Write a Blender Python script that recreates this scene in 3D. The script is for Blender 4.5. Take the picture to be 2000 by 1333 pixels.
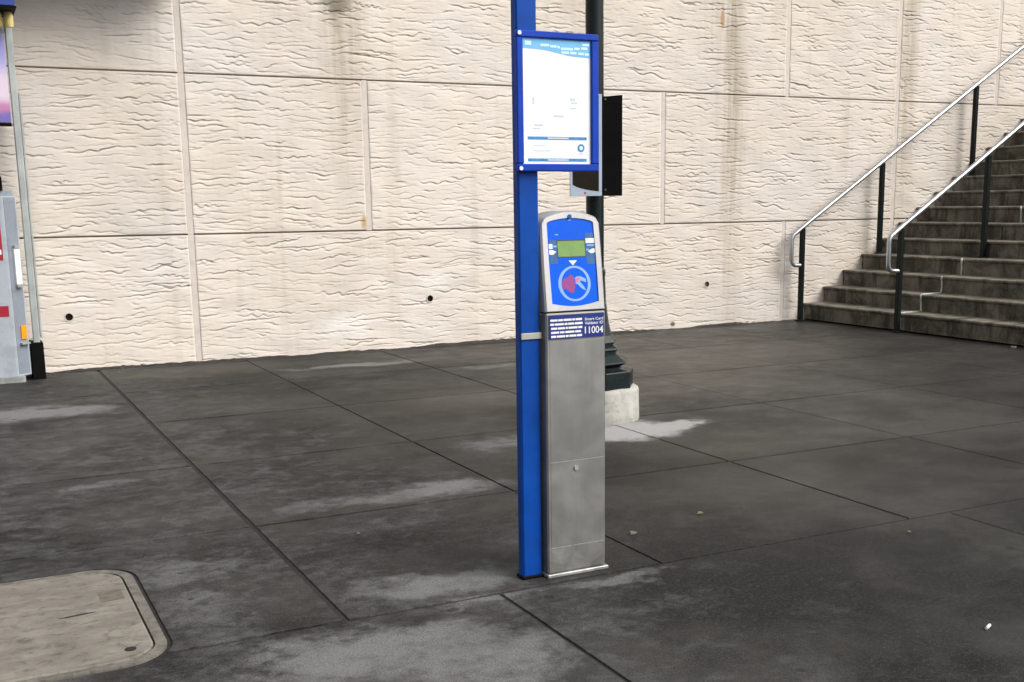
import bpy, math, random
import numpy as np
from mathutils import Matrix, Vector

# ------------------------------------------------------------------ scene, camera, light
for o in list(bpy.data.objects):
    bpy.data.objects.remove(o)
scene = bpy.context.scene
COL = scene.collection
random.seed(4)

CAM_H = 1.2
pt, yw, rl = 0.18278, 0.47116, -0.01231
F = Vector((math.sin(yw) * math.cos(pt), math.cos(yw) * math.cos(pt), -math.sin(pt)))
R0 = F.cross(Vector((0, 0, 1))).normalized()
U0 = R0.cross(F)
R = math.cos(rl) * R0 + math.sin(rl) * U0
U = -math.sin(rl) * R0 + math.cos(rl) * U0
cd = bpy.data.cameras.new('camera')
cam = bpy.data.objects.new('camera', cd)
COL.objects.link(cam)
cam.matrix_world = Matrix(((R.x, U.x, -F.x, 0), (R.y, U.y, -F.y, 0), (R.z, U.z, -F.z, CAM_H), (0, 0, 0, 1)))
cd.sensor_fit = 'HORIZONTAL'
cd.sensor_width = 36.0
cd.lens = 2220.96 / 2000 * 36
cd.shift_x = -0.0195
cd.shift_y = 0.0716
cd.clip_end = 500
scene.camera = cam

SUN_EL, SUN_AZ = 44.0, 140.0        # azimuth clockwise from +Y
SUN_STR, SKY_STR, EXPO = 1.0, 0.10, 0.81
world = bpy.data.worlds.new('World')
scene.world = world
world.use_nodes = True
wn, wl = world.node_tree.nodes, world.node_tree.links
wn.clear()
sky = wn.new('ShaderNodeTexSky')
sky.sky_type = 'NISHITA'
sky.sun_disc = False
sky.sun_elevation = math.radians(SUN_EL)
sky.sun_rotation = math.radians(SUN_AZ)
sky.air_density = 1.0
sky.dust_density = 5.0
sky.ozone_density = 0.6
hsv = wn.new('ShaderNodeHueSaturation')
hsv.inputs['Saturation'].default_value = 0.22
bg = wn.new('ShaderNodeBackground')
bg.inputs['Strength'].default_value = SKY_STR
wo = wn.new('ShaderNodeOutputWorld')
wl.new(sky.outputs[0], hsv.inputs['Color'])
wl.new(hsv.outputs[0], bg.inputs['Color'])
wl.new(bg.outputs[0], wo.inputs['Surface'])

sd = bpy.data.lights.new('sun', 'SUN')
sd.energy = SUN_STR
sd.angle = math.radians(34)
sd.color = (1.0, 0.95, 0.89)
sun = bpy.data.objects.new('sun', sd)
COL.objects.link(sun)
el, az = math.radians(SUN_EL), math.radians(SUN_AZ)
sdir = Vector((math.sin(az) * math.cos(el), math.cos(az) * math.cos(el), math.sin(el)))
sun.rotation_euler = sdir.to_track_quat('Z', 'Y').to_euler()
sun.location = (6, -8, 9)

scene.render.engine = 'CYCLES'
scene.cycles.max_bounces = 6
scene.cycles.diffuse_bounces = 3
scene.cycles.glossy_bounces = 3
scene.view_settings.view_transform = 'Standard'
scene.view_settings.look = 'None'
scene.view_settings.exposure = EXPO
scene.view_settings.gamma = 1
scene.view_settings.use_curve_mapping = False

# ------------------------------------------------------------------ material helpers
class NT:
    def __init__(self, name):
        self.m = bpy.data.materials.new(name)
        self.m.use_nodes = True
        self.n = self.m.node_tree.nodes
        self.l = self.m.node_tree.links
        self.b = self.n['Principled BSDF']
    def put(self, sock, v):
        if isinstance(v, bpy.types.NodeSocket):
            self.l.new(v, sock)
        elif isinstance(v, (tuple, list)) and sock.type == 'RGBA' and len(v) == 3:
            sock.default_value = (*v, 1)
        else:
            sock.default_value = v
    def math(self, op, a, b=0.0, c=None, clamp=False):
        k = self.n.new('ShaderNodeMath'); k.operation = op; k.use_clamp = clamp
        self.put(k.inputs[0], a); self.put(k.inputs[1], b)
        if c is not None: self.put(k.inputs[2], c)
        return k.outputs[0]
    def vmath(self, op, a, b=(0, 0, 0)):
        k = self.n.new('ShaderNodeVectorMath'); k.operation = op
        self.put(k.inputs[0], a); self.put(k.inputs[1], b)
        return k.outputs['Value'] if op in ('LENGTH', 'DOT_PRODUCT') else k.outputs[0]
    def pos(self):
        return self.n.new('ShaderNodeNewGeometry').outputs['Position']
    def objpos(self):
        return self.n.new('ShaderNodeTexCoord').outputs['Object']
    def rand(self):
        return self.n.new('ShaderNodeObjectInfo').outputs['Random']
    def noise(self, vec, scale, detail=4.0, rough=0.55, dist=0.0, col=False):
        k = self.n.new('ShaderNodeTexNoise')
        self.put(k.inputs['Vector'], vec); k.inputs['Scale'].default_value = scale
        k.inputs['Detail'].default_value = detail; k.inputs['Roughness'].default_value = rough
        k.inputs['Distortion'].default_value = dist
        return k.outputs['Color'] if col else k.outputs['Fac']
    def rng(self, v, a, b, c=0.0, d=1.0, smooth=True):
        k = self.n.new('ShaderNodeMapRange')
        k.interpolation_type = 'SMOOTHSTEP' if smooth else 'LINEAR'
        self.put(k.inputs[0], v)
        for i, x in enumerate((a, b, c, d)): self.put(k.inputs[i + 1], x)
        return k.outputs[0]
    def mix(self, f, a, b, mode='MIX'):
        k = self.n.new('ShaderNodeMix'); k.data_type = 'RGBA'; k.blend_type = mode
        self.put(k.inputs[0], f); self.put(k.inputs[6], a); self.put(k.inputs[7], b)
        return k.outputs[2]
    def sep(self, v):
        k = self.n.new('ShaderNodeSeparateXYZ'); self.put(k.inputs[0], v); return k.outputs
    def comb(self, x, y, z):
        k = self.n.new('ShaderNodeCombineXYZ')
        for i, v in enumerate((x, y, z)): self.put(k.inputs[i], v)
        return k.outputs[0]
    def bump(self, h, strength=0.3, dist=0.01):
        k = self.n.new('ShaderNodeBump'); k.inputs['Strength'].default_value = strength
        k.inputs['Distance'].default_value = dist
        self.put(k.inputs['Height'], h); self.l.new(k.outputs[0], self.b.inputs['Normal'])
    def set(self, **kw):
        names = dict(color='Base Color', rough='Roughness', metal='Metallic', spec='Specular IOR Level',
                     coat='Coat Weight', coat_rough='Coat Roughness', trans='Transmission Weight')
        for k, v in kw.items(): self.put(self.b.inputs[names[k]], v)
        return self.m

def paint(name, col, rough=0.4, metal=0.0, var=0.12, scale=9.0, dirt=0.0, dirtcol=(0.05, 0.045, 0.035), bump=0.0, spec=0.5, coat=0.0):
    t = NT(name); P = t.pos()
    n = t.noise(P, scale, 5, 0.6)
    lo = tuple(c * (1 - var) for c in col); hi = tuple(min(1, c * (1 + var)) for c in col)
    c = t.mix(t.rng(n, 0.3, 0.7), lo, hi)
    if dirt:
        d = t.noise(P, scale * 2.3, 6, 0.7, 0.6)
        c = t.mix(t.math('MULTIPLY', t.rng(d, 0.48, 0.66), dirt), c, dirtcol)
    r = t.rng(t.noise(P, scale * 3, 4), 0.3, 0.7, max(0.02, rough - 0.08), min(1, rough + 0.1))
    if bump: t.bump(t.noise(P, scale * 12, 5), bump, 0.003)
    return t.set(color=c, rough=r, metal=metal, spec=spec, coat=coat)

# --- cream wall with rain streaks
def wall_material():
    t = NT('cream_concrete'); P = t.pos(); s = t.sep(P)
    big = t.noise(P, 1.1, 4, 0.6)
    mid = t.noise(P, 5.0, 5, 0.6)
    fine = t.noise(P, 70.0, 4, 0.7)
    c = t.mix(t.rng(big, 0.32, 0.68), (0.715, 0.645, 0.555), (0.69, 0.64, 0.58))
    c = t.mix(t.math('MULTIPLY', t.rng(mid, 0.45, 0.75), 0.35), c, (0.76, 0.715, 0.655))
    c = t.mix(t.math('MULTIPLY', t.rng(fine, 0.5, 0.8), 0.22), c, (0.54, 0.47, 0.39))
    # streak noise: fine in x, long in z
    pv = t.math('ADD', 0.955, t.math('MULTIPLY', t.rand(), 0.07))
    c = t.mix(1.0, c, t.comb(pv, pv, t.math('ADD', pv, 0.01)), 'MULTIPLY')
    sv = t.comb(t.math('MULTIPLY', s[0], 5.5), 0.0, t.math('MULTIPLY', s[2], 0.42))
    st = t.noise(sv, 1.0, 4, 0.6, 0.15)
    stf = t.noise(t.comb(t.math('MULTIPLY', s[0], 22.0), 0.0, t.math('MULTIPLY', s[2], 1.3)), 1.0, 4, 0.65)
    wob = t.math('MULTIPLY', t.math('SUBTRACT', t.noise(P, 1.7, 3), 0.5), 0.22)
    tot = None
    for (x0, w, z0, z1, amp) in ((2.98, 0.20, 1.05, 2.75, 0.75), (2.55, 0.35, 2.3, 3.1, 0.45), (6.86, 0.13, 0.2, 2.4, 0.95), (6.7, 0.3, 2.2, 3.2, 0.5),
                                 (9.08, 0.14, 0.4, 2.6, 0.75), (5.2, 0.25, 2.4, 3.2, 0.5), (8.6, 0.5, -0.6, 1.1, 0.40), (10.1, 0.5, 0.5, 2.2, 0.45), (1.05, 0.5, 2.1, 3.3, 0.15), (7.9, 0.12, 0.0, 0.9, 0.3)):
        gx = t.rng(t.math('ABSOLUTE', t.math('ADD', t.math('SUBTRACT', s[0], x0), wob)), 0.0, w * 1.6, 1.0, 0.0)
        gz = t.rng(s[2], z0 - 0.1, z1 + 0.2, 0.25, 1.0)
        if x0 in (8.6, 10.1, 7.9): gz = t.rng(s[2], z0, z1 + 0.5, 1.0, 0.0)
        g = t.math('MULTIPLY', t.math('MULTIPLY', gx, gz), amp)
        tot = g if tot is None else t.math('MAXIMUM', tot, g)
    m = t.math('MULTIPLY', tot, t.rng(stf, 0.28, 0.62, 0.30, 1.0))
    m = t.math('ADD', t.math('MULTIPLY', m, 1.15), t.math('MULTIPLY', t.rng(st, 0.52, 0.76), 0.30), clamp=True)
    c = t.mix(t.math('MULTIPLY', m, 0.8), c, (0.35, 0.29, 0.205))
    c = t.mix(t.math('MULTIPLY', t.rng(t.noise(t.vmath('MULTIPLY', P, (1.0, 1.0, 0.55)), 1.9, 5, 0.62, 0.4), 0.48, 0.72), 0.30), c, (0.50, 0.455, 0.385))
    # black grime where water runs over the top left, rust mark, repainted patch
    def blob(x, z, rx, rz, warp=0.5):
        d = t.vmath('LENGTH', t.comb(t.math('DIVIDE', t.math('SUBTRACT', s[0], x), rx), 0.0, t.math('DIVIDE', t.math('SUBTRACT', s[2], z), rz)))
        d = t.math('ADD', d, t.math('MULTIPLY', t.math('SUBTRACT', t.noise(P, 7.0, 5, 0.65), 0.5), warp * 2))
        return t.rng(d, 0.35, 1.1, 1.0, 0.0)
    c = t.mix(t.math('MULTIPLY', blob(2.95, 2.95, 0.17, 0.36, 0.8), 0.6), c, (0.10, 0.085, 0.05))
    c = t.mix(t.math('MULTIPLY', blob(3.118, 1.07, 0.035, 0.075, 0.15), 0.8), c, (0.50, 0.30, 0.12))
    c = t.mix(t.math('MULTIPLY', blob(6.72, 2.9, 0.03, 0.14, 0.3), 0.8), c, (0.45, 0.24, 0.08))
    c = t.mix(t.math('MULTIPLY', blob(2.93, 0.22, 0.30, 0.16, 0.5), 0.7), c, (0.80, 0.77, 0.73))
    c = t.mix(t.math('MULTIPLY', blob(3.72, 0.55, 0.20, 0.12, 0.5), 0.6), c, (0.80, 0.77, 0.72))
    c = t.mix(t.math('MULTIPLY', blob(6.19, 0.045, 0.035, 0.03, 0.1), 0.9), c, (0.10, 0.05, 0.03))
    t.bump(t.math('ADD', t.noise(P, 26, 5, 0.65), t.math('MULTIPLY', fine, 0.5)), 0.16, 0.005)
    return t.set(color=c, rough=0.85, spec=0.25)

# --- dark damp pavement with salt bloom
PATCH = [  # x, y, rx, ry, strength
    (3.18, 5.12, 0.42, 0.34, 0.9), (3.5, 5.10, 0.22, 0.14, 0.6), (0.42, 7.36, 0.55, 0.26, 0.95), (2.75, 8.33, 0.75, 0.14, 0.75), (3.6, 7.72, 0.4, 0.10, 0.6),
    (1.78, 4.40, 0.42, 0.17, 0.72), (1.30, 4.45, 0.35, 0.16, 0.55), (2.5, 5.15, 0.35, 0.28, 0.62), (0.50, 5.28, 0.30, 0.10, 0.6),
    (0.62, 3.80, 0.28, 0.22, 0.55), (0.60, 3.40, 0.25, 0.28, 0.5), (1.35, 3.28, 0.42, 0.17, 0.72), (0.95, 2.85, 0.55, 0.22, 0.75), (1.15, 2.62, 0.4, 0.25, 0.7),
    (0.70, 2.72, 0.35, 0.2, 0.6), (1.80, 3.03, 0.32, 0.06, 0.6), (1.42, 3.04, 0.30, 0.07, 0.6), (1.75, 3.55, 0.5, 0.3, 0.35), (1.15, 8.3, 0.3, 0.2, 0.3), (2.85, 6.5, 0.4, 0.35, 0.35), (1.05, 6.0, 0.5, 0.6, 0.2), (3.35, 6.95, 0.35, 0.3, 0.3), (1.6, 5.6, 0.25, 0.3, 0.3)]
DARK = [(1.5, 8.0, 0.6, 0.35, 0.8), (0.55, 8.6, 0.45, 0.35, 0.9), (2.2, 7.6, 0.5, 0.25, 0.7), (1.0, 3.35, 0.35, 0.25, 0.6), (1.75, 3.75, 0.35, 0.25, 0.7), (3.9, 5.75, 0.45, 0.25, 0.6), (7.0, 7.9, 0.9, 0.6, 0.6), (6.8, 6.2, 1.6, 1.3, 0.5), (3.0, 2.6, 1.5, 0.5, 0.4), (2.35, 4.2, 0.3, 0.35, 0.5), (2.3, 3.5, 0.5, 0.4, 0.4)]
def pavement_material(name, tint=(1, 1, 1)):
    t = NT(name); P = t.pos(); s = t.sep(P)
    def warped(k):
        q = t.n.new('ShaderNodeVectorMath'); q.operation = 'SCALE'
        t.put(q.inputs[0], t.vmath('SUBTRACT', t.noise(P, 3.4, 6, 0.68, col=True), (0.5, 0.5, 0.5))); q.inputs['Scale'].default_value = k
        return t.vmath('ADD', P, q.outputs[0])
    Wp = warped(0.50)
    def field(lst):
        tot = None
        for (x, y, rx, ry, a) in lst:
            d = t.vmath('LENGTH', t.vmath('MULTIPLY', t.vmath('SUBTRACT', Wp, (x, y, 0)), (1 / rx, 1 / ry, 0)))
            g = t.rng(d, 0.25, 1.45, a, 0.0)
            tot = g if tot is None else t.math('MAXIMUM', tot, g)
        return tot
    st = t.vmath('MULTIPLY', P, (1.0, 1.15, 1))
    n1 = t.noise(st, 1.1, 6, 0.64, 0.2)
    n2 = t.noise(st, 4.0, 7, 0.70, 0.25)
    n3 = t.noise(P, 75.0, 4, 0.7)
    n4 = t.noise(P, 230.0, 3, 0.6)
    c = t.mix(t.rng(n1, 0.36, 0.64), (0.0085, 0.0084, 0.0080), (0.046, 0.0445, 0.041))
    c = t.mix(t.math('MULTIPLY', t.rng(n2, 0.42, 0.75), 0.6), c, (0.047, 0.0455, 0.0425))
    c = t.mix(t.math('MULTIPLY', field(DARK), t.rng(n2, 0.38, 0.58, 0.15, 1.0)), c, (0.008, 0.0078, 0.0075))
    tan = field([(2.85, 6.5, 0.65, 0.5, 0.8), (5.3, 7.3, 1.3, 0.7, 0.75), (4.4, 6.3, 0.9, 0.5, 0.6), (1.5, 8.65, 0.9, 0.3, 0.7), (4.6, 8.4, 1.6, 0.4, 0.5), (3.0, 3.9, 0.5, 0.4, 0.4), (3.3, 4.5, 0.5, 0.35, 0.4)])
    c = t.mix(t.math('MULTIPLY', tan, t.rng(n2, 0.25, 0.6, 0.35, 1.0)), c, (0.078, 0.070, 0.058))
    # per-slab tone
    rnd = t.math('ADD', 0.86, t.math('MULTIPLY', t.rand(), 0.28))
    c = t.mix(1.0, c, t.comb(rnd, rnd, rnd), 'MULTIPLY')
    # generic bloom on the worn (left) side
    left = t.rng(s[0], 1.0, 3.4, 0.36, 0.0)
    fld = t.math('MAXIMUM', field(PATCH), left)
    br = t.math('ADD', t.math('MULTIPLY', n2, 0.55), t.math('MULTIPLY', t.noise(st, 15.0, 6, 0.72, 0.5), 0.45))
    fld = t.math('MULTIPLY', fld, 1.24)
    bloom = t.math('MULTIPLY', fld, t.rng(br, t.math('SUBTRACT', 0.59, t.math('MULTIPLY', fld, 0.38)), t.math('SUBTRACT', 0.78, t.math('MULTIPLY', fld, 0.26)), 0.0, 1.0), clamp=True)
    c = t.mix(t.math('MULTIPLY', t.math('MULTIPLY', bloom, t.rng(n3, 0.3, 0.6, 0.65, 1.0)), 0.9), c, (0.25, 0.251, 0.252))
    c = t.mix(t.math('MULTIPLY', t.rng(n3, 0.50, 0.66), 0.5), c, (0.064, 0.0615, 0.057))
    c = t.mix(t.math('MULTIPLY', t.rng(n4, 0.53, 0.62), 0.6), c, (0.006, 0.006, 0.006))
    c = t.mix(t.math('MULTIPLY', t.rng(n4, 0.40, 0.33), 0.5), c, (0.12, 0.118, 0.112))
    c = t.mix(1.0, c, tint, 'MULTIPLY')
    ld = None
    for (x, y, rx, ry) in ((3.17, 5.09, 0.36, 0.27), (3.44, 5.09, 0.20, 0.13)):
        d = t.vmath('LENGTH', t.vmath('MULTIPLY', t.vmath('SUBTRACT', Wp, (x, y, 0)), (1 / rx, 1 / ry, 0)))
        ld = d if ld is None else t.math('MINIMUM', ld, d)
    lime = t.math('MULTIPLY', t.rng(t.math('ADD', ld, t.math('MULTIPLY', t.math('SUBTRACT', n2, 0.5), 0.9)), 0.62, 1.10, 1.0, 0.0), t.rng(n3, 0.3, 0.55, 0.75, 1.0))
    c = t.mix(t.math('MULTIPLY', lime, 0.85), c, (0.38, 0.38, 0.375))
    vo = t.n.new('ShaderNodeTexVoronoi'); vo.voronoi_dimensions = '2D'; vo.inputs['Scale'].default_value = 3.1
    t.put(vo.inputs['Vector'], warped(0.03))
    gum = t.math('MULTIPLY', t.rng(t.math('ADD', vo.outputs['Distance'], t.math('MULTIPLY', t.sep(vo.outputs['Color'])[1], 0.03)), 0.045, 0.070, 1.0, 0.0), t.math('GREATER_THAN', t.sep(vo.outputs['Color'])[0], 0.80))
    c = t.mix(t.math('MULTIPLY', gum, 0.55), c, (0.010, 0.010, 0.010))
    r = t.math('ADD', t.rng(n2, 0.3, 0.7, -0.09, 0.10), t.rng(s[0], 2.0, 4.5, 0.60, 0.40))
    r = t.math('ADD', r, t.math('MULTIPLY', bloom, 0.25), clamp=True)
    t.bump(t.math('ADD', t.math('MULTIPLY', n3, 0.6), t.math('MULTIPLY', n4, 0.8)), 0.55, 0.004)
    return t.set(color=c, rough=r, spec=0.13)

def stair_material():
    t = NT('grimy_stair_concrete'); P = t.pos(); s = t.sep(P)
    n1 = t.noise(P, 4.5, 6, 0.7, 0.6)
    sv = t.vmath('MULTIPLY', P, (1.0, 9.0, 1.8))
    n2 = t.noise(sv, 1.0, 5, 0.65)
    n3 = t.noise(P, 48, 4, 0.7)
    c = t.mix(t.rng(n1, 0.32, 0.7), (0.046, 0.041, 0.031), (0.20, 0.182, 0.142))
    c = t.mix(t.math('MULTIPLY', t.rng(n2, 0.45, 0.64), 0.85), c, (0.024, 0.018, 0.012))
    c = t.mix(t.math('MULTIPLY', t.rng(t.noise(sv, 2.3, 5, 0.6), 0.6, 0.75), 0.6), c, (0.19, 0.178, 0.15))
    c = t.mix(t.math('MULTIPLY', t.rng(n3, 0.5, 0.75), 0.4), c, (0.20, 0.18, 0.14))
    fz = t.math('FRACT', t.math('DIVIDE', t.math('SUBTRACT', s[2], 0.016), 0.1585))
    wear = t.math('MULTIPLY', t.math('MAXIMUM', t.rng(fz, 0.83, 0.97), t.rng(fz, 0.0, 0.03, 1.0, 0.0)), t.rng(t.noise(P, 7.0, 6, 0.7, 0.4), 0.36, 0.62))
    c = t.mix(t.math('MULTIPLY', wear, 0.55), c, (0.27, 0.25, 0.205))
    # pale lime bloom where the steps meet the wall
    e = t.math('MULTIPLY', t.rng(s[1], 8.95, 9.12), t.rng(t.noise(P, 9, 5), 0.4, 0.6))
    c = t.mix(t.math('MULTIPLY', e, 0.6), c, (0.36, 0.31, 0.27))
    t.bump(n3, 0.4, 0.006)
    return t.set(color=c, rough=0.7, spec=0.35)

def lid_material():
    t = NT('vault_lid_concrete'); P = t.pos()
    st = t.vmath('MULTIPLY', P, (1, 1.6, 1))
    n1 = t.noise(st, 6.0, 6, 0.65, 0.5); n2 = t.noise(st, 17, 6, 0.7, 0.5); n3 = t.noise(P, 120, 3, 0.7)
    c = t.mix(t.rng(n1, 0.35, 0.7), (0.165, 0.150, 0.125), (0.255, 0.237, 0.203))
    c = t.mix(t.math('MULTIPLY', t.rng(n2, 0.50, 0.68), 0.85), c, (0.075, 0.068, 0.058))
    c = t.mix(t.math('MULTIPLY', t.rng(n3, 0.5, 0.8), 0.35), c, (0.16, 0.14, 0.11))
    t.bump(n3, 0.3, 0.004)
    return t.set(color=c, rough=0.75)

def steel_material(name, base=(0.46, 0.45, 0.43), rough=0.42, metal=0.65, vert=True):
    t = NT(name); P = t.pos()
    n1 = t.noise(P, 5.5, 5, 0.6, 0.3)
    v = t.vmath('MULTIPLY', P, (160, 160, 5) if vert else (5, 160, 160))
    g = t.noise(v, 1.0, 3, 0.6)
    n2 = t.noise(P, 26, 6, 0.7, 0.6)
    s = t.sep(P)
    c = t.mix(t.rng(n1, 0.3, 0.7), tuple(x * 0.84 for x in base), tuple(min(1, x * 1.10) for x in base))
    c = t.mix(t.math('MULTIPLY', t.rng(g, 0.35, 0.7), 0.12), c, tuple(min(1, x * 1.3) for x in base))
    c = t.mix(t.math('MULTIPLY', t.rng(n2, 0.56, 0.76), 0.28), c, (0.20, 0.19, 0.17))
    # splash-back grime at the foot
    foot = t.math('MULTIPLY', t.rng(s[2], 0.0, 0.28, 1.0, 0.0), t.rng(t.noise(P, 13, 6, 0.7, 0.7), 0.40, 0.62))
    c = t.mix(t.math('MULTIPLY', foot, 0.5), c, (0.16, 0.15, 0.13))
    t.bump(g, 0.06, 0.002)
    return t.set(color=c, rough=t.rng(n1, 0.3, 0.7, rough - 0.08, rough + 0.12), metal=metal)

M = {}
M['wall'] = wall_material()
M['strip'] = paint('cream_joint_strip', (0.635, 0.575, 0.515), 0.85, var=0.05, scale=6, bump=0.2, dirt=0.12)
M['wallback'] = paint('joint_shadow_concrete', (0.34, 0.27, 0.22), 0.9, var=0.15, scale=5)
M['seal'] = paint('dark_joint_sealant', (0.05, 0.045, 0.04), 0.8)
M['pipe'] = paint('weep_pipe_plastic', (0.02, 0.018, 0.015), 0.7)
M['mortar'] = paint('crumbled_mortar', (0.22, 0.19, 0.15), 0.9, var=0.3, scale=40, bump=0.5)
M['slab'] = pavement_material('damp_pavement')
M['subbase'] = paint('joint_dirt', (0.019, 0.0175, 0.016), 0.9, var=0.3, scale=20)
M['stair'] = stair_material()
M['caulk'] = paint('white_sealant', (0.55, 0.55, 0.51), 0.6, var=0.2, scale=30, dirt=0.5)
M['lid'] = lid_material()
M['lidframe'] = paint('vault_frame_concrete', (0.15, 0.138, 0.118), 0.8, var=0.3, scale=18, dirt=0.5, bump=0.3)
M['lidplate'] = paint('worn_lid_plate', (0.135, 0.118, 0.095), 0.8, var=0.25, scale=50, bump=0.3)
M['hole'] = paint('dark_hole', (0.012, 0.011, 0.01), 0.8)
M['blue'] = paint('blue_enamel_post', (0.001, 0.058, 0.33), 0.45, var=0.14, scale=5, dirt=0.3, dirtcol=(0.004, 0.03, 0.16), spec=0.18)
M['blueframe'] = paint('blue_enamel_frame', (0.005, 0.050, 0.42), 0.4, var=0.12, scale=9, dirt=0.2, dirtcol=(0.005, 0.03, 0.2), spec=0.2)
M['steel'] = steel_material('brushed_stainless', (0.31, 0.312, 0.30))
M['bezel'] = steel_material('silver_bezel', (0.47, 0.465, 0.465), 0.40, 0.5)
M['bracket'] = steel_material('clamp_steel', (0.50, 0.49, 0.44), 0.5, 0.5)
M['chrome'] = steel_material('polished_handrail', (0.50, 0.52, 0.54), 0.34, 0.95, vert=False)
M['panelblue'] = paint('validator_blue', (0.0005, 0.105, 0.72), 0.3, var=0.05, scale=8, spec=0.15)
M['paledecal'] = paint('pale_blue_print', (0.22, 0.40, 0.80), 0.4, var=0.04)
M['greyblue'] = paint('smoky_blue_print', (0.015, 0.10, 0.30), 0.35, var=0.15, scale=60)
M['whitedecal'] = paint('white_print', (0.82, 0.83, 0.85), 0.45, var=0.04, scale=60)
M['lcd'] = paint('green_lcd', (0.16, 0.30, 0.075), 0.2, var=0.08, scale=30)
M['lcdframe'] = paint('lcd_surround', (0.03, 0.03, 0.05), 0.4)
M['magenta'] = paint('magenta_print', (0.29, 0.035, 0.22), 0.4, var=0.06, scale=60)
M['pink'] = paint('pink_print', (0.55, 0.18, 0.28), 0.4, var=0.05)
M['navy'] = paint('navy_label', (0.010, 0.025, 0.19), 0.4, var=0.08)
M['paper'] = paint('white_paper', (0.88, 0.89, 0.90), 0.5, var=0.01)
M['skyblue'] = paint('light_blue_print', (0.17, 0.50, 0.86), 0.5, var=0.05, scale=20)
M['skypale'] = paint('pale_cyan_print', (0.60, 0.86, 0.96), 0.5, var=0.04, scale=40)
M['barblue'] = paint('mid_blue_print', (0.05, 0.25, 0.52), 0.5, var=0.2, scale=60)
M['faint'] = paint('faint_grey_print', (0.58, 0.66, 0.75), 0.5, var=0.06, scale=60)
M['green'] = paint('dark_green_enamel', (0.005, 0.012, 0.012), 0.32, var=0.25, scale=7, spec=0.3)
M['railgreen'] = paint('rail_post_enamel', (0.004, 0.008, 0.0065), 0.45, var=0.25, scale=9, spec=0.2)
M['plinth'] = paint('pale_concrete_plinth', (0.42, 0.41, 0.375), 0.85, var=0.15, scale=9, dirt=0.45, dirtcol=(0.17, 0.165, 0.14), bump=0.4)
M['black'] = paint('black_sign_face', (0.004, 0.004, 0.004), 0.7, var=0.2, spec=0.08)
M['brownblack'] = paint('brown_black_print', (0.012, 0.009, 0.006), 0.7, var=0.2, spec=0.1)
M['signgrey'] = paint('pale_blue_grey_sign', (0.33, 0.40, 0.50), 0.5, var=0.06)
M['kiosk'] = paint('pale_grey_enamel', (0.40, 0.44, 0.49), 0.4, var=0.06, scale=5, dirt=0.15)
M['kioskside'] = paint('mid_grey_enamel', (0.24, 0.27, 0.32), 0.4, var=0.08, scale=5, dirt=0.15)
M['red'] = paint('red_print', (0.36, 0.012, 0.03), 0.45, var=0.1)
M['amber'] = paint('amber_lens', (0.90, 0.34, 0.01), 0.2, var=0.08, coat=0.5)
M['galv'] = steel_material('galvanised_pole', (0.42, 0.45, 0.44), 0.5, 0.3)
M['yellow'] = paint('cream_yellow_lamp', (0.72, 0.60, 0.22), 0.35, var=0.15, scale=20)
M['shelterblue'] = paint('shelter_blue', (0.015, 0.05, 0.27), 0.4, var=0.1)
M['silt'] = paint('damp_silt', (0.030, 0.025, 0.019), 0.8, var=0.4, scale=30, bump=0.5)
M['leaf'] = paint('dry_leaf', (0.19, 0.155, 0.11), 0.8, var=0.3, scale=40)
M['butt'] = paint('white_litter', (0.72, 0.72, 0.68), 0.7, var=0.1)

def poster_material():
    t = NT('violet_poster_print'); s = t.sep(t.pos())
    n = t.noise(t.pos(), 4.0, 4, 0.6)
    z = t.math('ADD', s[2], t.math('MULTIPLY', t.math('SUBTRACT', n, 0.5), 0.12))
    c = t.mix(t.rng(z, 1.84, 1.90), (0.18, 0.15, 0.45), (0.52, 0.22, 0.42))
    c = t.mix(t.rng(z, 1.91, 2.0), c, (0.74, 0.62, 0.74))
    c = t.mix(t.rng(z, 2.08, 2.28), c, (0.36, 0.36, 0.72))
    return t.set(color=c, rough=0.35)
M['poster'] = poster_material()
def glass_material():
    t = NT('shelter_glass')
    return t.set(color=(0.93, 0.95, 0.94), rough=0.03, trans=1.0)
M['glass'] = glass_material()

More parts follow.
